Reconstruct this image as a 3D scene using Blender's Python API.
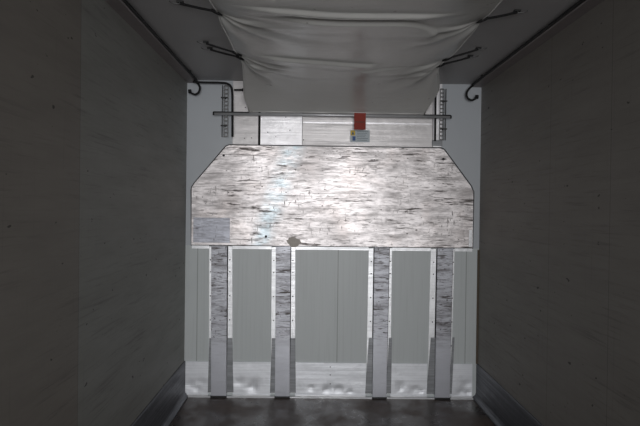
import bpy, bmesh, math, random
from mathutils import Vector, Matrix
random.seed(4)
for o in list(bpy.data.objects): bpy.data.objects.remove(o)
C = bpy.context.scene.collection
SC = bpy.context.scene

# ------------------------------------------------------------ camera, sky, light, exposure
FP = 600.0; D = 5.063; CX = -0.178; CZ = 1.60; ROLL = 0.0125
VPX, VPY = 312.0, 208.0
S = FP / D                                       # pixels per metre on the front wall
cam = bpy.data.cameras.new('camera'); camo = bpy.data.objects.new('camera', cam); C.objects.link(camo)
cam.sensor_width = 36; cam.lens = FP / 640 * 36; cam.clip_start = .02
camo.location = (CX, 0, CZ)
yaw = math.atan((320 - VPX) / FP); pitch = -math.atan((213 - VPY) / FP)
camo.rotation_euler = (Matrix.Rotation(-yaw, 3, 'Z') @ Matrix.Rotation(math.pi/2 + pitch, 3, 'X') @ Matrix.Rotation(ROLL, 3, 'Z')).to_euler()
SC.camera = camo
SC.view_settings.view_transform = 'Standard'; SC.view_settings.look = 'None'
SC.view_settings.exposure = 0.0; SC.view_settings.gamma = 1; SC.view_settings.use_curve_mapping = False
w = bpy.data.worlds.new('world'); SC.world = w; w.use_nodes = True
w.node_tree.nodes['Background'].inputs[0].default_value = (.72, .78, .86, 1)
w.node_tree.nodes['Background'].inputs[1].default_value = 0.22
def area(name, loc, rot, sx, sy, power, col, spread=180):
    l = bpy.data.lights.new(name, 'AREA'); l.shape = 'RECTANGLE'; l.size = sx; l.size_y = sy
    l.energy = power; l.color = col; l.spread = math.radians(spread)
    o = bpy.data.objects.new(name, l); C.objects.link(o); o.location = loc; o.rotation_euler = rot
    return o
# daylight that comes in through the open rear doors
area('rear_daylight', (.25, -6.5, 1.45), (math.radians(90), 0, 0), 3.4, 2.6, 335, (.985, .98, .985))

# ------------------------------------------------------------ helpers
def F(px, py, Y=D):
    """photo pixel -> (x, z) on the plane parallel to the front wall at distance Y"""
    dx, dy = px - VPX, py - VPY; c, s = math.cos(ROLL), math.sin(ROLL); k = Y / FP
    return CX + (dx*c + dy*s)*k, CZ + (-dy*c + dx*s)*k
def nt(name):
    m = bpy.data.materials.new(name); m.use_nodes = True
    t = m.node_tree; return m, t, t.nodes['Principled BSDF']
def N(t, typ, **kw):
    n = t.nodes.new(typ)
    for k, v in kw.items():
        if k.startswith('i_'): n.inputs[k[2:].replace('_', ' ')].default_value = v
        else: setattr(n, k, v)
    return n
def noise(t, vec, scale=(1,1,1), sc=1.0, detail=4, rough=.6, loc=(0,0,0), dist=0):
    mp = N(t, 'ShaderNodeMapping'); mp.inputs['Scale'].default_value = scale; mp.inputs['Location'].default_value = loc
    t.links.new(vec, mp.inputs['Vector'])
    n = N(t, 'ShaderNodeTexNoise'); n.inputs['Scale'].default_value = sc; n.inputs['Detail'].default_value = detail
    n.inputs['Roughness'].default_value = rough; n.inputs['Distortion'].default_value = dist
    t.links.new(mp.outputs[0], n.inputs['Vector']); return n.outputs['Fac']
def ramp(t, fac, a, b, ca=0.0, cb=1.0):
    r = N(t, 'ShaderNodeMapRange'); r.clamp = True
    for k, v in zip((1,2,3,4), (a, b, ca, cb)): r.inputs[k].default_value = v
    t.links.new(fac, r.inputs[0]); return r.outputs[0]
def math_(t, op, a, b=None):
    m = N(t, 'ShaderNodeMath', operation=op)
    for i, v in enumerate((a, b)):
        if v is None: continue
        if isinstance(v, (int, float)): m.inputs[i].default_value = v
        else: t.links.new(v, m.inputs[i])
    return m.outputs[0]
def mixc(t, fac, a, b):
    m = N(t, 'ShaderNodeMix', data_type='RGBA')
    if isinstance(fac, (int, float)): m.inputs[0].default_value = fac
    else: t.links.new(fac, m.inputs[0])
    for i, v in ((6, a), (7, b)):
        if isinstance(v, tuple): m.inputs[i].default_value = v + (1,)
        else: t.links.new(v, m.inputs[i])
    return m.outputs[2]
def bump(t, b, h, strength=.2, dist=.01):
    n = N(t, 'ShaderNodeBump'); n.inputs['Strength'].default_value = strength; n.inputs['Distance'].default_value = dist
    t.links.new(h, n.inputs['Height']); t.links.new(n.outputs[0], b.inputs['Normal'])
def geo(t): return N(t, 'ShaderNodeNewGeometry').outputs['Position']
def sep(t, v):
    s = N(t, 'ShaderNodeSeparateXYZ'); t.links.new(v, s.inputs[0]); return s.outputs

def plain(name, col, rough=.5, metal=0.0, var=.15, sc=30):
    m, t, b = nt(name); p = geo(t)
    n = noise(t, p, sc=sc)
    c = mixc(t, n, tuple(x*(1-var) for x in col), tuple(min(1, x*(1+var)) for x in col))
    t.links.new(c, b.inputs['Base Color']); b.inputs['Roughness'].default_value = rough; b.inputs['Metallic'].default_value = metal
    return m

def band(t, coord, c, hw):
    """1 inside |coord - c| < hw"""
    return math_(t, 'LESS_THAN', math_(t, 'ABSOLUTE', math_(t, 'SUBTRACT', coord, c)), hw)

def side_wall(name, cA, cB, seam, seams):
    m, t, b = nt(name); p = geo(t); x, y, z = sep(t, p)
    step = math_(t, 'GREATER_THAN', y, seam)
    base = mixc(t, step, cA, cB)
    n1 = noise(t, p, (1, .8, 5), 2.2, 6, .65)
    base = mixc(t, ramp(t, n1, .3, .75, 0, .35), base, tuple(.55*v for v in cA))
    # long faint rubbing scratches
    sc = noise(t, p, (1, 1.1, 34), 1.6, 5, .7, dist=.3)
    where = noise(t, p, (1, 1, 1), 1.1, 3, loc=(3, 1, 7))
    mask = math_(t, 'MULTIPLY', ramp(t, sc, .54, .64), ramp(t, where, .38, .6))
    base = mixc(t, math_(t, 'MULTIPLY', mask, .28), base, (.05, .045, .04))
    # small dark knocks
    sp = noise(t, p, (1, 9, 22), 1.5, 2, .5, loc=(9, 2, 4))
    base = mixc(t, math_(t, 'MULTIPLY', ramp(t, sp, .73, .76), .8), base, (.025, .02, .018))
    vs = noise(t, p, (1, 26, 1.2), 1.3, 3, .6, loc=(2, 5, 1))
    base = mixc(t, ramp(t, vs, .62, .8, 0, .2), base, (.09, .085, .08))
    for s_ in seams:
        base = mixc(t, math_(t, 'MULTIPLY', band(t, y, s_, .0025), .45), base, (.06, .055, .05))
    t.links.new(base, b.inputs['Base Color'])
    t.links.new(ramp(t, n1, .2, .8, .52, .6), b.inputs['Roughness'])
    bump(t, b, n1, .03, .01)
    return m

def front_wall_mat():
    m, t, b = nt('white_laminate'); p = geo(t); x, y, z = sep(t, p)
    n = noise(t, p, (3, 1, .7), 2.0, 5)
    c = mixc(t, n, (.50, .535, .57), (.57, .60, .635))
    # greenish-grey panels below the plate
    low = math_(t, 'LESS_THAN', z, F(330, 247)[1])
    c = mixc(t, low, c, mixc(t, n, (.60, .645, .65), (.67, .705, .71)))
    dr = noise(t, p, (40, 1, .9), 1.4, 4, .65)
    c = mixc(t, math_(t, 'MULTIPLY', ramp(t, dr, .5, .75, 0, .16), low), c, (.24, .25, .23))
    for px_ in (197.2, 337.5, 466.3):
        xs = F(px_, 310)[0]
        c = mixc(t, math_(t, 'MULTIPLY', math_(t, 'MULTIPLY', band(t, x, xs, .0035), low), .55), c, (.18, .19, .18))
    t.links.new(c, b.inputs['Base Color']); b.inputs['Roughness'].default_value = .42
    bump(t, b, n, .06, .01)
    return m

def scuffed(name, col=(.84, .80, .80), amount=1.0, tint=True, rough=(.36, .52), vertical=False, clean_below=None, metal=.72, seed=0, dentk=.36):
    m, t, b = nt(name); p = geo(t); x, y, z = sep(t, p)
    big = noise(t, p, (1, 1, 1), 2.6, 4, loc=(seed, 0, 0))
    c = mixc(t, ramp(t, big, .3, .7), tuple(v*.86 for v in col), col)
    if tint:
        # bluish streak across the sheet, running slightly aslant
        u = math_(t, 'ADD', x, math_(t, 'MULTIPLY', math_(t, 'SUBTRACT', z, 1.68), -.32))
        d = math_(t, 'ABSOLUTE', math_(t, 'SUBTRACT', u, F(276, 195)[0]))
        nn = noise(t, p, (2, 1, 4), 4, 4)
        f = math_(t, 'MULTIPLY', ramp(t, d, .13, .03), ramp(t, nn, .35, .6))
        c = mixc(t, math_(t, 'MULTIPLY', f, .55), c, (.50, .68, .76))
        nb = noise(t, p, (1, 1, 1), 3.3, 3, loc=(4, 4, 8))
        c = mixc(t, ramp(t, nb, .5, .75, 0, .5), c, (.80, .71, .68))
    # fields of short sideways scuffs, long scratches, knocks
    h1 = noise(t, p, (4, 4, 36), 1.5, 3, .55, loc=(seed+1, 0, 3), dist=.25)
    h2 = noise(t, p, (12, 12, 120), 1.3, 2, .5, loc=(seed+6, 2, 0))
    h3 = noise(t, p, (1.1, 1.1, 70), 1.5, 2, .5, loc=(seed+9, 2, 6), dist=.15)
    wh = noise(t, p, (1.3, 1, 4), 2.6, 5, loc=(seed+2, 7, 1), rough=.7)
    w1 = ramp(t, wh, .40, .56, .0, 1)
    m1 = math_(t, 'MULTIPLY', ramp(t, h1, .56, .64), w1)
    m2 = math_(t, 'MULTIPLY', ramp(t, h2, .56, .63), ramp(t, wh, .35, .55, .25, 1))
    m5 = ramp(t, h3, .67, .71)
    v1 = noise(t, p, (55, 55, 11), 1.2, 2, .6, loc=(seed+3, 1, 9))
    wv = noise(t, p, (1, 1, 1), 3.2, 3, loc=(seed+8, 3, 3))
    m3 = math_(t, 'MULTIPLY', ramp(t, v1, .63, .69), ramp(t, wv, .48, .58))
    sp = noise(t, p, (9, 9, 20), 2.5, 3, .6, loc=(seed+5, 5, 5))
    m4 = ramp(t, sp, .66, .70)
    sm_ = ramp(t, noise(t, p, (1.5, 1, 9), 3.2, 5, .7, loc=(seed+4, 1, 1)), .46, .68, 0, .5)
    msk = math_(t, 'MAXIMUM', math_(t, 'MULTIPLY', m1, .9), math_(t, 'MULTIPLY', m2, .55))
    msk = math_(t, 'MAXIMUM', msk, math_(t, 'MULTIPLY', m3, .75))
    msk = math_(t, 'MAXIMUM', msk, math_(t, 'MULTIPLY', m4, .9))
    msk = math_(t, 'MAXIMUM', msk, math_(t, 'MULTIPLY', m5, .7))
    msk = math_(t, 'MAXIMUM', msk, sm_)
    msk = math_(t, 'MULTIPLY', msk, amount)
    if clean_below is not None:
        msk = math_(t, 'MULTIPLY', msk, ramp(t, z, clean_below, clean_below+.13, .06, 1))
    cl = N(t, 'ShaderNodeMath', operation='MINIMUM'); t.links.new(msk, cl.inputs[0]); cl.inputs[1].default_value = .92
    msk = cl.outputs[0]
    c = mixc(t, msk, c, (.04, .027, .022))
    t.links.new(c, b.inputs['Base Color'])
    t.links.new(ramp(t, msk, 0, .9, metal, .35), b.inputs['Metallic'])
    t.links.new(ramp(t, big, .3, .7, rough[0], rough[1]), b.inputs['Roughness'])
    dent = noise(t, p, (1, 1, 2.2), 5, 3, loc=(seed, 1, 2))
    bump(t, b, dent, dentk, .016)
    return m

def brushed(name, col=(.72, .73, .76), rough=.48, dents=.3, seed=0, stripes=False, metal=.7, grain=.28):
    m, t, b = nt(name); p = geo(t); x, y, z = sep(t, p)
    s_ = noise(t, p, (1.2, 1.2, 60), 1.5, 4, loc=(seed, 0, 0))
    c = mixc(t, ramp(t, s_, .35, .7), col, tuple(v*(1-grain) for v in col))
    g = noise(t, p, (2, 2, 2), 4, 4, loc=(seed, 3, 0))
    c = mixc(t, ramp(t, g, .55, .8, 0, .35), c, tuple(v*.35 for v in col))
    t.links.new(c, b.inputs['Base Color']); b.inputs['Metallic'].default_value = metal
    t.links.new(ramp(t, s_, .3, .7, rough-.08, rough+.1), b.inputs['Roughness'])
    h = noise(t, p, (1, 1, 1), 9, 2, loc=(seed, 1, 2))
    if stripes:
        h = math_(t, 'ADD', h, math_(t, 'MULTIPLY', math_(t, 'SINE', math_(t, 'MULTIPLY', z, 130)), .03))
    bump(t, b, h, dents, .02)
    return m

def floor_mat():
    m, t, b = nt('worn_floor_coating'); p = geo(t)
    a = noise(t, p, (1, .7, 1), 3.4, 6, .6); g = noise(t, p, (1, 1, 1), 9, 5, .7)
    c = mixc(t, ramp(t, a, .35, .68), (.034, .023, .018), (.16, .115, .095))
    c = mixc(t, ramp(t, g, .5, .75, 0, .35), c, (.03, .024, .022))
    t.links.new(c, b.inputs['Base Color'])
    t.links.new(ramp(t, a, .4, .6, .24, .55), b.inputs['Roughness'])
    bump(t, b, a, .12, .01); return m

def tarp_mat():
    m, t, b = nt('duct_canvas'); p = geo(t); x, y, z = sep(t, p)
    a = noise(t, p, (1, 1, 1), 2.2, 5)
    c = mixc(t, a, (.60, .60, .58), (.67, .665, .645))
    s_ = noise(t, p, (3, 9, 3), 2.5, 4, loc=(2, 8, 1))
    c = mixc(t, ramp(t, s_, .62, .8, 0, .45), c, (.55, .50, .44))
    sp = noise(t, p, (5, 5, 5), 3.2, 2, loc=(8, 3, 1))
    c = mixc(t, math_(t, 'MULTIPLY', ramp(t, sp, .73, .76), .5), c, (.15, .13, .12))
    t.links.new(c, b.inputs['Base Color']); b.inputs['Roughness'].default_value = .36; b.inputs['Coat Weight'].default_value = .4; b.inputs['Coat Roughness'].default_value = .28
    cr = noise(t, p, (5, 14, 5), 1.6, 5, .6, dist=.6)
    bump(t, b, cr, .35, .012); return m

M = {
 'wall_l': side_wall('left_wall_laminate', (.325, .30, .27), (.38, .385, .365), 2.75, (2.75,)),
 'wall_r': side_wall('right_wall_laminate', (.33, .31, .285), (.33, .31, .285), 9, (2.84, 3.57)),
 'front': front_wall_mat(),
 'ceil': plain('ceiling_laminate', (.46, .45, .455), .5, 0, .07, 3),
 'cove': plain('ceiling_edge_profile', (.26, .23, .23), .5, .2, .2, 8),
 'plate': scuffed('scuffed_plate_aluminium'),
 'patch': scuffed('patch_aluminium', (.56, .575, .64), .7, False, (.4, .55), seed=5),
 'post': scuffed('scuffed_post_aluminium', (.47, .48, .52), 1.35, False, (.4, .5), clean_below=.42, seed=11, dentk=.08),
 'kick': brushed('kick_plate_aluminium', (.93, .955, 1.0), .45, .12, stripes=True, metal=.4, grain=.16),  # base colour lifted and blued to carry daylight from the ground outside
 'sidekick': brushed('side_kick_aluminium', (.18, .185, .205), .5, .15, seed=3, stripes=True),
 'strip': brushed('strip_aluminium', (.84, .85, .87), .42, .1, seed=6, metal=.6, grain=.1),
 'sheet': brushed('evaporator_sheet', (.84, .83, .85), .4, .12, seed=9, metal=.5, grain=.06),
 'dull': brushed('dull_aluminium', (.30, .31, .325), .5, .1, seed=4, metal=.6),
 'sheet2': brushed('dull_sheet', (.66, .64, .64), .42, .12, seed=9, metal=.4, grain=.1),
 'bar': brushed('bar_aluminium', (.75, .76, .78), .4, .1, seed=2, metal=.5),
 'rail': plain('galvanised_rail', (.13, .13, .13), .45, .7),
 'tarp': tarp_mat(),
 'black': plain('black_rubber', (.006, .006, .007), .7),
 'dark': plain('dark_steel', (.03, .03, .03), .45, .6),
 'rivet': plain('rivet_steel', (.05, .05, .055), .4, .7),
 'floor': floor_mat(),
 'red': plain('red_webbing', (.30, .035, .02), .7),
 'white': plain('sticker_white', (.55, .62, .66), .5, 0, .2, 120),
 'yellow': plain('sticker_yellow', (.75, .52, .03), .5),
 'blue': plain('sticker_blue', (.02, .09, .3), .5),
 'ink': plain('sticker_ink', (.12, .16, .2), .6),
 'caulk': plain('grey_residue', (.62, .58, .53), .8, 0, .35, 60),
 'grime': plain('brown_grime', (.10, .075, .05), .7, 0, .3, 30),
}

def mesh_obj(name, bm, mat, parent=None, smooth=False):
    me = bpy.data.meshes.new(name); bmesh.ops.recalc_face_normals(bm, faces=bm.faces); bm.to_mesh(me); bm.free()
    me.materials.append(mat)
    if smooth:
        for p in me.polygons: p.use_smooth = True
    o = bpy.data.objects.new(name, me); C.objects.link(o)
    if parent: o.parent = parent; o.matrix_parent_inverse = Matrix.Translation(-Vector(parent.location))
    return o
def add_box(bm, x0, x1, y0, y1, z0, z1, bev=0):
    r = bmesh.ops.create_cube(bm, size=1)
    for v in r['verts']:
        v.co = Vector(((x0+x1)/2 + v.co.x*(x1-x0), (y0+y1)/2 + v.co.y*(y1-y0), (z0+z1)/2 + v.co.z*(z1-z0)))
    if bev:
        es = set(e for v in r['verts'] for e in v.link_edges)
        bmesh.ops.bevel(bm, geom=list(es), offset=bev, segments=2, affect='EDGES', profile=.6)
def box(name, mat, x0, x1, y0, y1, z0, z1, parent=None, bev=0):
    bm = bmesh.new(); add_box(bm, min(x0,x1), max(x0,x1), min(y0,y1), max(y0,y1), min(z0,z1), max(z0,z1), bev)
    return mesh_obj(name, bm, mat, parent)
def prism_y(bm, pts, y0, y1):
    a = [bm.verts.new((x, y0, z)) for x, z in pts]; b = [bm.verts.new((x, y1, z)) for x, z in pts]
    bm.faces.new(a); bm.faces.new(b[::-1])
    n = len(pts)
    for i in range(n): bm.faces.new((a[i], b[i], b[(i+1) % n], a[(i+1) % n]))
def smooth_path(pts, n=6):
    P = [Vector(p) for p in pts]
    if len(P) < 3: return P
    out = []
    for i in range(len(P)-1):
        p0 = P[max(i-1,0)]; p1 = P[i]; p2 = P[i+1]; p3 = P[min(i+2, len(P)-1)]
        for k in range(n):
            t = k/n
            out.append(.5*((2*p1) + (p2-p0)*t + (2*p0-5*p1+4*p2-p3)*t*t + (3*p1-p0-3*p2+p3)*t**3))
    out.append(P[-1]); return out
def add_tube(bm, pts, r, seg=10, smooth=True, radii=None):
    P = smooth_path(pts) if smooth else [Vector(p) for p in pts]
    rings = []; up = Vector((0.13, .31, 1)).normalized()
    for i, p in enumerate(P):
        d = (P[min(i+1, len(P)-1)] - P[max(i-1, 0)]).normalized()
        if abs(d.dot(up)) > .97: up = Vector((1, .1, .1)).normalized()
        a = d.cross(up).normalized(); b = d.cross(a)
        rr = r if radii is None else radii[0] + (radii[1]-radii[0])*i/(len(P)-1)
        rings.append([bm.verts.new(p + (a*math.cos(2*math.pi*k/seg) + b*math.sin(2*math.pi*k/seg))*rr) for k in range(seg)])
        up = -b if b.dot(up) < 0 else b
    for q, s in zip(rings, rings[1:]):
        # match ring phase
        best = min(range(seg), key=lambda o: (q[0].co - s[o].co).length)
        s2 = s[best:] + s[:best]
        if (q[1].co - s2[1].co).length > (q[1].co - s2[-1].co).length: s2 = [s2[0]] + s2[1:][::-1]
        s[:] = s2
        for k in range(seg): bm.faces.new((q[k], q[(k+1) % seg], s[(k+1) % seg], s[k]))
    bm.faces.new(rings[0]); bm.faces.new(rings[-1][::-1])
def tube(name, mat, pts, r, parent=None, smooth=True, seg=10, radii=None):
    bm = bmesh.new(); add_tube(bm, pts, r, seg, smooth, radii); return mesh_obj(name, bm, mat, parent, True)
def tag(o, label, cat, group=None, kind=None):
    if label: o['label'] = label
    if cat: o['category'] = cat
    if group: o['group'] = group
    if kind: o['kind'] = kind
    return o
def struct(o, label=None):
    o['kind'] = 'structure'
    if label: o['label'] = label
    return o
def thing(name, loc, label, cat, group=None):
    o = bpy.data.objects.new(name, None); C.objects.link(o); o.location = loc; o.empty_display_size = .05
    return tag(o, label, cat, group)
def rivet(parent, px, py, Y, r=.0045, name='rivet', mat=None):
    """domed head on a surface at distance Y"""
    x, z = F(px, py)
    bm = bmesh.new()
    rings = []
    for (f, h) in ((1, 0), (.85, .5), (.45, .85)):
        rings.append([bm.verts.new((x + math.cos(a*math.pi/4)*r*f, Y - h*r*.7, z + math.sin(a*math.pi/4)*r*f)) for a in range(8)])
    for q, s in zip(rings, rings[1:]):
        for k in range(8): bm.faces.new((q[k], q[(k+1) % 8], s[(k+1) % 8], s[k]))
    bm.faces.new(rings[-1]); bm.faces.new(rings[0][::-1])
    return mesh_obj(name, bm, mat or M['rivet'], parent, True)

# ------------------------------------------------------------ the load box
XL = F(186.3, 208)[0]; XR = F(480.2, 208)[0]; ZC = 2.66; Y0 = -2.2; T = .06
print('box', XL, XR, ZC)
struct(box('floor', M['floor'], XL-T, XR+T, Y0, D+T, -T, 0))
struct(box('ceiling', M['ceil'], XL-T, XR+T, Y0, D+T, ZC, ZC+T))
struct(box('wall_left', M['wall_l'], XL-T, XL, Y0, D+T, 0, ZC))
struct(box('wall_right', M['wall_r'], XR, XR+T, Y0, D+T, 0, ZC))
struct(box('wall_front', M['front'], XL, XR, D, D+T, 0, ZC))
KH = F(312, 362.3)[1]                             # top of the aluminium kick band
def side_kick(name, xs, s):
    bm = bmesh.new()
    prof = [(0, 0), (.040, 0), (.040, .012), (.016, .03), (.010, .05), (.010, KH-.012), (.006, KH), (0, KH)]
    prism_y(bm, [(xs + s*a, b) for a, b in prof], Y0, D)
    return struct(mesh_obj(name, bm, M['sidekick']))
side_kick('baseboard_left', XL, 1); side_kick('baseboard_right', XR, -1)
# angled profile where each side wall meets the ceiling
for n, xs, s in ((1, XL, 1), (2, XR, -1)):
    bm = bmesh.new(); prism_y(bm, [(xs, ZC), (xs, ZC-.024), (xs+s*.075, ZC-.024), (xs+s*.088, ZC-.012), (xs+s*.088, ZC)], Y0, D)
    struct(mesh_obj('trim_%d' % n, bm, M['cove']))
# lip of the floor trough along the front wall
bm = bmesh.new(); prism_y(bm, [(XL+.04, 0), (XR-.04, 0), (XR-.04, .012), (XL+.04, .012)], D-.035, D)
struct(mesh_obj('trim_3', bm, M['bar']))
bm = bmesh.new(); add_box(bm, XR-.014, XR, D-.014, D, KH, F(470, 250)[1]); struct(mesh_obj('trim_4', bm, M['grime']))

# ------------------------------------------------------------ front wall: big plate
YP = D - .010
pl = thing('impact_plate', (F(333, 247)[0], D, F(333, 247)[1]), 'large scuffed aluminium plate with cut upper corners on the front wall', 'metal plate')
pts = [(191.8, 244.6), (192.2, 188), (195, 183.5), (226, 147.2), (229.5, 145.6), (441, 148.4), (444, 150), (471, 186.5), (473.6, 192), (472.9, 248)]
bm = bmesh.new(); prism_y(bm, [F(*p) for p in pts], YP, D-.0005)
bmesh.ops.bevel(bm, geom=[e for e in bm.edges if all(abs(v.co.y-YP) < 1e-5 for v in e.verts)], offset=.004, segments=2, affect='EDGES')
mesh_obj('sheet', bm, M['plate'], pl)
bm = bmesh.new()                                   # dark bead along the top and slanting edges
add_tube(bm, [(F(*p)[0], D-.0058, F(*p)[1]) for p in ((191.5, 190), (192.2, 187), (195, 182.8), (226, 146.4), (229.5, 145), (441, 147.6), (444.4, 149.2), (471.6, 186), (474.2, 192), (473.5, 248.4), (191.4, 245.1), (191.5, 190))], .0042, 6, False)
mesh_obj('edge_bead', bm, M['dark'], pl)
x0, z1 = F(194, 217.5); x1, z0 = F(230, 242.8)
o = box('patch_sheet', M['patch'], x0, x1, YP-.0035, YP, z0, z1, pl, .0012); o['label'] = 'bluish grey repair patch'
bm = bmesh.new(); prism_y(bm, [F(469.3, 230), F(472.3, 230), F(472.2, 247), F(469, 247)], YP-.003, YP); o = mesh_obj('corner_strip', bm, M['strip'], pl)
o['label'] = 'bright strip at the lower right corner'
for a, b_ in ((224, 155.8), (443.3, 159.3), (266, 236.5), (465, 240), (227.5, 148.5), (442, 200), (374, 160)):
    rivet(pl, a, b_, YP, .011 if (a, b_) in ((224, 155.8), (443.3, 159.3), (266, 236.5)) else .005)
# flaking grey residue where the second post meets the plate
bm = bmesh.new(); cx, cz = F(294, 242)
vs = []
for k in range(22):
    a = 2*math.pi*k/22; rr = 1 + random.uniform(-.22, .2)
    vs.append((cx + math.cos(a)*.066*rr, cz + math.sin(a)*.040*rr))
prism_y(bm, vs, YP-.004, YP); o = mesh_obj('residue', bm, M['caulk'], pl); o['label'] = 'grey patch of dried residue'

# ------------------------------------------------------------ posts
def quad_strip(name, mat, px0a, px1a, ya, px0b, px1b, yb, y0, y1, parent):
    bm = bmesh.new(); prism_y(bm, [F(px0a, ya), F(px1a, ya), F(px1b, yb), F(px0b, yb)], y0, y1)
    return mesh_obj(name, bm, mat, parent)
posts = [  # cover l/r, left flange l, right flange r (at the top), then the same at the bottom
 (212.0, 227.6, 209.6, 232.4, 211.4, 226.6, 208.8, 232.6, 'leftmost scuffed metal post between plate and floor'),
 (276.0, 290.6, 271.8, 295.2, 275.0, 289.4, 270.8, 294.9, 'second scuffed metal post from the left, under the grey residue'),
 (374.2, 389.0, 368.8, 392.0, 372.2, 386.0, 366.0, 390.2, 'third scuffed metal post from the left, right of the widest bay'),
 (437.2, 452.6, 431.0, 454.8, 434.6, 449.4, 427.6, 451.2, 'rightmost dark-scuffed metal post between plate and floor'),
]
for (a, b_, fl, fr, a2, b2, fl2, fr2, lab) in posts:
    cxp = F((a2+b2)/2, 397)[0]
    p = thing('wall_post', (cxp, D, 0), lab, 'post', 'upright posts on the front wall')
    zt = 246.2 + (a-192)*.012
    yb = 396.2 + (a-192)*.011
    bm = bmesh.new()                                # hat channel: front face with folded sides
    T0, T1 = F(a, zt-1.0), F(b_, zt-1.0); B0, B1 = F(a2, yb+1.5), F(b2, yb+1.5)
    B0 = (B0[0], .012); B1 = (B1[0], .012)
    bv = .004
    f_ = [(T0, D-.034), (T1, D-.034), (B1, D-.034), (B0, D-.034)]
    prism_y(bm, [T0, T1, B1, B0], D-.034, D-.006)
    bmesh.ops.bevel(bm, geom=[e for e in bm.edges if all(abs(v.co.y-(D-.034)) < 1e-5 for v in e.verts)], offset=bv, segments=2, affect='EDGES')
    mesh_obj('channel', bm, M['post'], p)
    bm = bmesh.new(); add_box(bm, B0[0]-.004, B1[0]+.004, D-.042, D-.03, .0, .014, .002); mesh_obj('foot', bm, M['dark'], p)
    for (q0, q1, r0, r1) in ((fl, a, fl2, a2), (b_, fr, b2, fr2)):
        ybf = 392.4 + (a-192)*.011
        fl_o = quad_strip('flange', M['strip'], q0, q1, zt, r0, r1, ybf, D-.008, D, p)
        lf = quad_strip('flange_shade', M['dull'], *( (q0, q1, 338) if q0 < a else (q0, q1, 338) ), *((r0-.9, r1) if q0 < a else (r0, r1+.9)), ybf-.6, D-.0135, D-.008, p)  # dark strip added for the shade on the flange's lower end
        for yy in (259.5, 271.5, 295.5, 319.5, 343.5):
            f = (yy-zt)/(ybf-zt); xm = (q0+q1)/2*(1-f) + (r0+r1)/2*f
            rivet(fl_o, xm, yy + (a-192)*.012, D-.008, .0055)
    bm = bmesh.new()                                # black seal along the channel's side
    add_tube(bm, [(F(b_+.35, zt)[0], D-.009, F(b_, zt)[1]), (F(b2+.35, yb-4)[0], D-.009, F(b2, yb-4)[1])], .0042, 6, False)
    mesh_obj('seal', bm, M['black'], p)
    if a > 300:
        bm = bmesh.new(); add_tube(bm, [(F(a-.3, zt)[0], D-.009, F(a, zt)[1]), (F(a2-.3, yb-4)[0], D-.009, F(a2, yb-4)[1])], .005, 6, False)
        mesh_obj('seal', bm, M['black'], p)

# narrow strips under the plate, one over each bay
bays_t = [(192.2, 209.4, 'short bright strip under the plate at the far left bay'), (232.6, 271.6, 'bright strip over the bay between first and second post'),
          (295.4, 368.6, 'longest bright strip, under the plate over the middle bay'), (392.2, 430.8, 'bright strip over the bay between third and fourth post'),
          (455, 472.6, 'short bright strip under the plate at the far right bay')]
for a, b_, lab in bays_t:
    y_ = 245.0 + (a-192)*.0123
    bm = bmesh.new(); yb_ = 245.0 + (b_-192)*.0123
    prism_y(bm, [F(a, y_), F(b_, yb_), F(b_, yb_+3.3), F(a, y_+3.3)], D-.009, D)
    n_ = mesh_obj('edge_strip', bm, M['strip']); tag(n_, lab, 'metal strip', 'edge strips under the plate')
# kick plates between the posts
kp = [(186.6, 208.6, 'kick plate left of the leftmost post, in the corner'), (232.8, 270.6, 'kick plate between the first and second post'),
      (295.1, 365.8, 'widest kick plate, dented, in the middle bay'), (390.4, 427.4, 'kick plate with a dent between third and fourth post'), (451.4, 474.6, 'kick plate right of the rightmost post, in the corner')]
for i, (a, b_, lab) in enumerate(kp):
    xa = F(a, 378)[0]; xb = F(b_, 378)[0]
    if i == 0: xa = XL + .012
    if i == 4: xb = XR - .045
    zt_ = F(312, 362.6)[1]
    root = thing('kick_plate', ((xa+xb)/2, D, .012), 'aluminium ' + lab, 'kick plate', 'kick plates along the front wall')
    nx, nz = max(8, int((xb-xa)/.02)), 18
    bm = bmesh.new(); dents = [(random.uniform(xa+.03, xb-.03), random.uniform(.05, .13), random.uniform(.02, .045)) for _ in range(int(2+(xb-xa)*7))]
    grid = []
    for r_ in range(nz+1):
        row = []
        for c_ in range(nx+1):
            X = xa + (xb-xa)*c_/nx; Z = .020 + (zt_-.020)*r_/nz
            d_ = 0
            for (dx_, dz_, dr_) in dents: d_ += .0045*math.exp(-((X-dx_)**2+((Z-dz_)*1.3)**2)/dr_**2)
            row.append(bm.verts.new((X, D-.012+min(d_, .008), Z)))
        grid.append(row)
    for r_ in range(nz):
        for c_ in range(nx): bm.faces.new((grid[r_][c_], grid[r_][c_+1], grid[r_+1][c_+1], grid[r_+1][c_]))
    bd = [e for e in bm.edges if e.is_boundary]
    ex = bmesh.ops.extrude_edge_only(bm, edges=bd)
    for v in [g for g in ex['geom'] if isinstance(g, bmesh.types.BMVert)]: v.co.y = D
    mesh_obj('sheet', bm, M['kick'], root)
    box('lower_lip', M['strip'], xa, xb, D-.026, D-.001, .012, .022, root, .003)
    if i == 2:
        for yy in (367, 375, 384): rivet(root, 330.2, yy, D-.012, .005)

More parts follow.
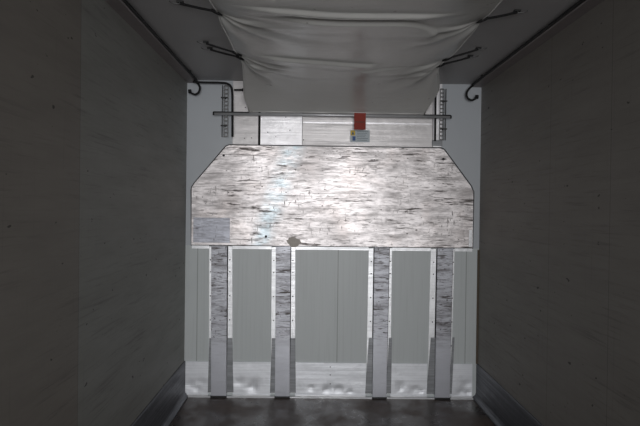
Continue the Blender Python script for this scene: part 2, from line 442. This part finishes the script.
# ------------------------------------------------------------ cooling unit cover above the plate
YE = D - .030
ev = thing('cooling_unit_cover', (F(334, 147)[0], D, F(334, 147)[1]), 'pale metal cooling unit cover between plate and hanging canvas', 'cover')
def fpanel(name, mat, pxa, pxb, pya, pyb, y0, y1, parent, bev=.002):
    x0, zt = F(pxa, pya); x1, zb = F(pxb, pyb)
    return box(name, mat, x0, x1, y0, y1, zb, zt, parent, bev)
z_top = 2.655
def epanel(name, mat, a, b_, depth=YE, top=None):
    x0, zb = F(a, 145.6); x1, _ = F(b_, 146)
    zb = F(334, 146.9)[1]
    return box(name, mat, x0, x1, depth, D, zb+.006, z_top if top is None else top, ev, .0015)
epanel('end_panel', M['sheet2'], 233, 258.4)
epanel('access_panel', M['sheet'], 260.6, 302, YE-.003, F(334, 100)[1])
epanel('back_panel', M['sheet2'], 302.2, 432, YE+.012)
epanel('end_panel', M['sheet'], 432.2, 441)
epanel('panel_gap', M['black'], 258.5, 260.5, YE+.006)  # black strip painted in for the darkness of the gap between panels
for a, b_ in ((245, 139), (252, 138.6), (303.5, 140.5), (290, 131), (268, 133), (246, 108.5), (276, 137.5), (286, 118)): rivet(ev, a, b_, YE-.003 if a < 302 and a > 260 else (YE if a < 260 else YE-.003), .0045)
x0, zt_ = F(431.5, 140.5); x1, zb_ = F(441.5, 146.4)
box('corner_bracket', M['dull'], x0, x1, YE-.012, YE, zb_, zt_, ev, .001)
bm = bmesh.new(); zl = F(360, 124.5)[1]
prism_y(bm, [(F(303, 124)[0], zl), (F(431, 124)[0], zl), (F(431, 124)[0], zl+.014), (F(303, 124)[0], zl+.014)], YE+.004, YE+.012)
mesh_obj('groove_reflection', bm, M['sheet'], ev)  # raised strip standing in for the dark reflection along a groove

# ------------------------------------------------------------ uprights, cross bar, hoses
YR = D - .055
def rail(lab, xs_px, ytop, ybot, mirror):
    """slotted hanging strip and a second bar tied by rungs"""
    a, b_ = xs_px
    xa = F(a, (ytop+ybot)/2)[0]; xb = F(b_, (ytop+ybot)/2)[0]
    zt, zb = F(a, ytop)[1], F(a, ybot)[1]
    r = thing('hanging_rail', ((xa+xb)/2, D, zb), lab, 'rail', 'slotted rails beside the cooling unit')
    wd = .018
    xs = xa if mirror else xb
    # slotted strip: two edges with bridges between the slots
    bm = bmesh.new()
    add_box(bm, xs-wd, xs-wd+.006, YR, YR+.003, zb, zt); add_box(bm, xs+wd-.006, xs+wd, YR, YR+.003, zb, zt)
    n = 13
    for k in range(n+1):
        z = zb + (zt-zb-.008)*k/n
        add_box(bm, xs-wd+.006, xs+wd-.006, YR, YR+.003, z, z+.010)
    mesh_obj('slotted_strip', bm, M['rail'], r)
    xo = xb if mirror else xa
    box('side_bar', M['dark'], xo-.003, xo+.003, YR-.002, YR+.006, zb, zt, r)
    for f in (.22, .76):
        z = zb + (zt-zb)*f
        rg = box('rung', M['dark'], min(xs, xo)-.012, max(xs, xo)+.012, YR-.005, YR, z-.005, z+.005, r)
        box('bracket', M['dark'], (xs+xo)/2-.006, (xs+xo)/2+.006, YR, D, z-.006, z+.006, rg)
    return r
rail('slotted metal rail with rungs left of the cooling unit cover', (223.5, 227.2), 87, 138, False)
rail('slotted metal rail with rungs right of the cooling unit cover', (440.6, 444.4), 90, 141, True)

YB = D - .10
def bz(px, py): return F(px, py, YB)
xa, za = bz(214, 113.6); xb, zb = bz(451, 117.4)
zc_ = (za+zb)/2
cb = thing('cross_bar', ((xa+xb)/2, YB, zc_), 'round metal bar across the front holding the canvas edge', 'bar')
tube('bar', M['bar'], [(xa, YB, zc_), (xb, YB, zc_)], .011, cb, False, 14)
for (a, b_) in ((214, 249), (424, 451)):
    x0 = bz(a, 114)[0]; x1 = bz(b_, 114)[0]
    tube('sleeve', M['dark'], [(x0-.004, YB-.002, zc_+.014), (x1, YB-.002, zc_+.014)], .0045, cb, False, 8)
    xm = (x0+x1)/2
    box('wall_arm', M['dark'], xm-.008, xm+.008, YB, YR+.001, zc_-.008, zc_+.008, cb)
    tube('end_cap', M['dark'], [(x0-.006, YB, zc_), (x0+.006, YB, zc_)] if a < 300 else [(x1-.006, YB, zc_), (x1+.006, YB, zc_)], .0135, cb, False, 12)

Yh = D - .075
def hp(px, py, Y=Yh): x, z = F(px, py, Y); return (x, Y, z)
t_ = tag(tube('drain_hose', M['black'], [hp(193.5, 82.6), hp(205, 83), hp(220, 83.2), hp(227, 84), hp(231, 87), hp(232.4, 93), hp(232.6, 110), hp(232.6, 137)], .0088), 'black hose bending down beside the left slotted rail', 'hose')
t_ = thing('hose_stub', hp(243, 90.3), 'short black stub with a flange reaching behind the canvas', 'pipe')
tube('pipe', M['black'], [hp(234.2, 90.4), hp(243, 90.3)], .0075, t_, False)
tube('flange', M['black'], [hp(242.2, 90.3), hp(243.6, 90.3)], .012, t_, False)
x_, z_ = F(435.6, 92, Yh)
r_ = thing('black_rod', (x_, Yh, F(435.6, 141, Yh)[1]), 'thin black upright rod beside the right slotted rail', 'rod')
tube('shaft', M['black'], [hp(435.8, 94), hp(435.4, 141)], .0075, r_, False)
tube('cap', M['black'], [hp(435.8, 92), hp(435.8, 95)], .013, r_, False)

# ceiling rods that run the length of the box and end in a hook in front of the wall
def ceiling_rod(xr, hook, lab):
    r = thing('ceiling_rod', (xr, D/2, ZC-.03), lab, 'rod', 'black rods along the ceiling edges')
    zr = ZC - .022
    tube('rod', M['black'], [(xr, Y0+.05, zr), (xr, D-.10, zr)], .0095, r, False)
    h = tube('hook', M['black'], [(xr, D-.13, zr)] + [hp(*q) for q in hook], .0085, r)
    e = hook[-1]
    tube('hook_tip', M['black'], [hp(e[0]-(.8 if xr > 0 else 1.8), e[1]), hp(e[0]+(1.8 if xr > 0 else .8), e[1])], .017, h, False)
    for k in range(4):
        y = -1.6 + k*2.1
        box('clip', M['dark'], xr-.007, xr+.007, y-.012, y+.012, zr, ZC, r)
ceiling_rod(XL+.098, [(194.5, 81.5), (198.5, 84.5), (200.3, 88.5), (199, 93), (195.5, 95), (191.8, 93.6), (190.8, 92)], 'black rod along the left ceiling edge, ending in a hook')
ceiling_rod(XR-.10, [(474, 84.5), (469.5, 88.5), (467, 93), (467.6, 97.5), (471.5, 100), (475, 99), (476.6, 96.8)], 'black rod along the right ceiling edge, ending in a hook')

# ------------------------------------------------------------ hanging canvas duct
BY = YB
def bar_px(px): return F(px, 115, YB)[0]
def edge_h(Y):                                    # height of the canvas side edge
    if Y < 4.3: return ZC - .085
    t = min(1, (Y-4.3)/(BY-4.3)); 
    return (ZC-.085) + (zc_+.017-(ZC-.085))*t**1.6
def lerp(a, b, t): return a + (b-a)*max(0, min(1, t))
def xl(Y):
    if Y < 4.2: return CX-.495
    if Y < 4.75: return lerp(CX-.495, CX-.548, (Y-4.2)/.55)
    return lerp(CX-.548, bar_px(249.5), (Y-4.75)/(BY-4.75))
def xr_(Y):
    if Y < 4.2: return CX+.872
    if Y < 4.6: return lerp(CX+.872, CX+.965, (Y-4.2)/.4)
    return lerp(CX+.965, bar_px(424), ((Y-4.6)/(BY-4.6))**1.3)
def sstep(a, b, x):
    t = max(0, min(1, (x-a)/(b-a))); return t*t*(3-2*t)
anch = [(-1, 3.07), (-1, 3.90), (-1, 4.05), (1, 3.12), (1, 3.94), (1, 4.14)]
def tarp_z(u, Y):                                 # u in -1..1
    x = lerp(xl(Y), xr_(Y), (u+1)/2)
    z = edge_h(Y)
    near = 1 - sstep(4.35, BY, Y)
    z -= .065*(1-u*u)**.8*near
    # cross folds: sheet steps down towards the front, facing the doors
    c1 = 2.80 + .10*(u+.15)**2
    c2 = 2.91 + (.15*(u+.1)**2 if u < .3 else .024 + 1.5*(u-.3)**2)
    e = max(0, 1-abs(u)**4)
    k1 = e*sstep(-.95, -.5, u)*(1-sstep(.45, .8, u)); k2 = e*sstep(-.8, -.2, u)*(1-sstep(.55, .85, u))
    z -= .020*k1*(sstep(c1-.014, c1+.014, Y) - sstep(c1+.02, c1+.10, Y))*near
    z -= .024*k2*(sstep(c2-.016, c2+.016, Y) - sstep(c2+.02, c2+.40, Y))*near
    c3 = 3.74 + .05*math.sin(u*2.2+.5) + .04*u*u
    z -= .020*(1-sstep(.2, .4, u))*sstep(-.9, -.55, u)*(sstep(c3-.016, c3+.016, Y) - sstep(c3+.02, c3+.30, Y))
    c4 = 3.92 + .08*(u-.4)
    z -= .018*sstep(.1, .25, u)*e*(sstep(c4-.02, c4+.02, Y) - sstep(c4+.03, c4+.35, Y))
    # pulls radiating from the strap eyelets
    for (s, ya) in anch:
        xa_ = xl(ya) if s < 0 else xr_(ya)
        dx = (x-xa_)*(-s); dy = Y-ya; r = math.hypot(dx, dy)
        if dx < -.01 or r > .75: continue
        a = math.atan2(dy, dx+1e-4)
        z += .014*math.cos(a*9+ya*3)*math.sin(min(1, r/.15)*math.pi/2)*math.exp(-(r/.42)**2)*sstep(-.5, .1, a)
        z += .018*math.exp(-(r/.10)**2)
    z += .0035*math.sin(x*9+Y*4)*math.sin(Y*7-x*3)*near
    return z
bm = bmesh.new(); NU, NV = 120, 640; YS = .9
rows = []
for j in range(NV+1):
    Y = YS + (BY-YS)*j/NV
    rows.append([bm.verts.new((lerp(xl(Y), xr_(Y), i/NU), Y, tarp_z(-1+2*i/NU, Y))) for i in range(NU+1)])
for j in range(NV):
    for i in range(NU): bm.faces.new((rows[j][i], rows[j][i+1], rows[j+1][i+1], rows[j+1][i]))
tp = thing('canvas_duct', (CX+.19, (YS+BY)/2, ZC-.1), 'off-white canvas air duct hanging wrinkled below the ceiling', 'canvas')
o = mesh_obj('canvas', bm, M['tarp'], tp, True)
sm = o.modifiers.new('thick', 'SOLIDIFY'); sm.thickness = .003; sm.offset = 1
# rolled hem along the bar, and hems down both sides
bm = bmesh.new(); add_tube(bm, [(bar_px(249)+(bar_px(425)-bar_px(249))*k/30, BY-.004, zc_+.0255+.002*math.sin(k*.9)) for k in range(31)], .011, 10, False)
mesh_obj('front_hem', bm, M['tarp'], o, True)
for f, u in ((xl, -1), (xr_, 1)):
    bm = bmesh.new(); add_tube(bm, [(f(YS+(BY-YS)*k/70), YS+(BY-YS)*k/70, tarp_z(u, YS+(BY-YS)*k/70)) for k in range(71)], .005, 8, False)
    mesh_obj('side_hem', bm, M['tarp'], o, True)

# ------------------------------------------------------------ elastic straps from ceiling hooks to the canvas
straps = [(-1, 0, 'foremost left elastic strap, nearest the camera'), (-1, 1, 'left elastic strap, upper of the pair near the front wall'), (-1, 2, 'left elastic strap, lower of the pair near the front wall'),
          (1, 3, 'foremost right elastic strap, nearest the camera'), (1, 4, 'right elastic strap, upper of the pair near the front wall'), (1, 5, 'right elastic strap, lower of the pair near the front wall')]
for s, i, lab in straps:
    ya = anch[i][1]; xe = xl(ya) if s < 0 else xr_(ya); ze = tarp_z(s, ya)
    xh = xe + s*.20; yh = ya - .03 if i not in (0, 3) else ya + .05
    st = thing('elastic_strap', (xh, yh, ZC), 'black ' + lab, 'strap', 'elastic straps holding the canvas')
    tube('cord', M['black'], [(xe, ya, ze), (xe+s*.1, (ya+yh)/2, (ze+ZC)/2-.008), (xh, yh, ZC-.012)], .0065, st)
    tube('canvas_hook', M['black'], [(xe-s*.025, ya+.012, ze-.010), (xe, ya, ze-.007), (xe+s*.03, ya-.002, ze+.008)], .0085, st)
    bm = bmesh.new(); add_box(bm, xh-.018, xh+.018, yh-.012, yh+.012, ZC-.008, ZC, .002); mesh_obj('hook_plate', bm, M['dark'], st)
    tube('ceiling_hook', M['rail'], [(xh, yh, ZC-.004), (xh+s*.01, yh, ZC-.014), (xh+s*.04, yh-.005, ZC-.010), (xh+s*.055, yh-.005, ZC-.003)], .003, st)

# ------------------------------------------------------------ red tag and sticker
YT = YB - .018
rt = thing('red_strap', (F(359.5, 130, YT)[0], YT, F(359.5, 130, YT)[1]), 'short red webbing strap hanging over the cross bar', 'strap')
x0, zt = F(354.2, 116, YT); x1, zb = F(365.6, 129.8, YT)
bm = bmesh.new(); prism_y(bm, [(x0, zb), (x1, zb), (x1, zc_+.02), (x0, zc_+.02)], YT, YT+.003)
mesh_obj('webbing', bm, M['red'], rt)
for k in range(1):
    box('stitching', M['grime'], x0+.008, x1-.008, YT-.001, YT, (zb+zt)/2+.004, (zb+zt)/2+.009, rt)
YK = YE + .0095
YSK = YE + .012
sk = thing('warning_sticker', (F(359.8, 142)[0], YSK, F(359.8, 142)[1]), 'small white sticker with yellow and blue symbols below the red strap', 'sticker')
def sq(name, mat, a, b_, c, d, dep): 
    x0, zt = F(a, c, YSK); x1, zb = F(b_, d, YSK); return box(name, mat, x0, x1, YSK-dep, YSK-dep+.0015 if dep > .002 else YSK, zb, zt, sk)
sq('backing', M['white'], 350.2, 369.6, 130, 142.4, .0015)
yf = sq('yellow_field', M['yellow'], 350.6, 355, 130.5, 135.6, .0025)
sq('blue_field', M['blue'], 352.4, 355.4, 136.4, 140.8, .0025)
x0, zt = F(351.4, 131.2, YSK); x1, zb = F(354.2, 134.8, YSK)
bm = bmesh.new(); prism_y(bm, [(x0, zb), (x1, zb), ((x0+x1)/2, zt)], YSK-.0035, YSK-.0025); mesh_obj('warning_triangle', bm, M['ink'], yf)
bm = bmesh.new()
for k in range(6):
    x0, zt = F(357, 131.4+k*1.75, YSK); x1, _ = F(368 - (k*5 % 4), 131, YSK)
    add_box(bm, x0, x1, YSK-.0022, YSK-.0015, zt-.003, zt)
o = mesh_obj('text_lines', bm, M['ink'], sk)
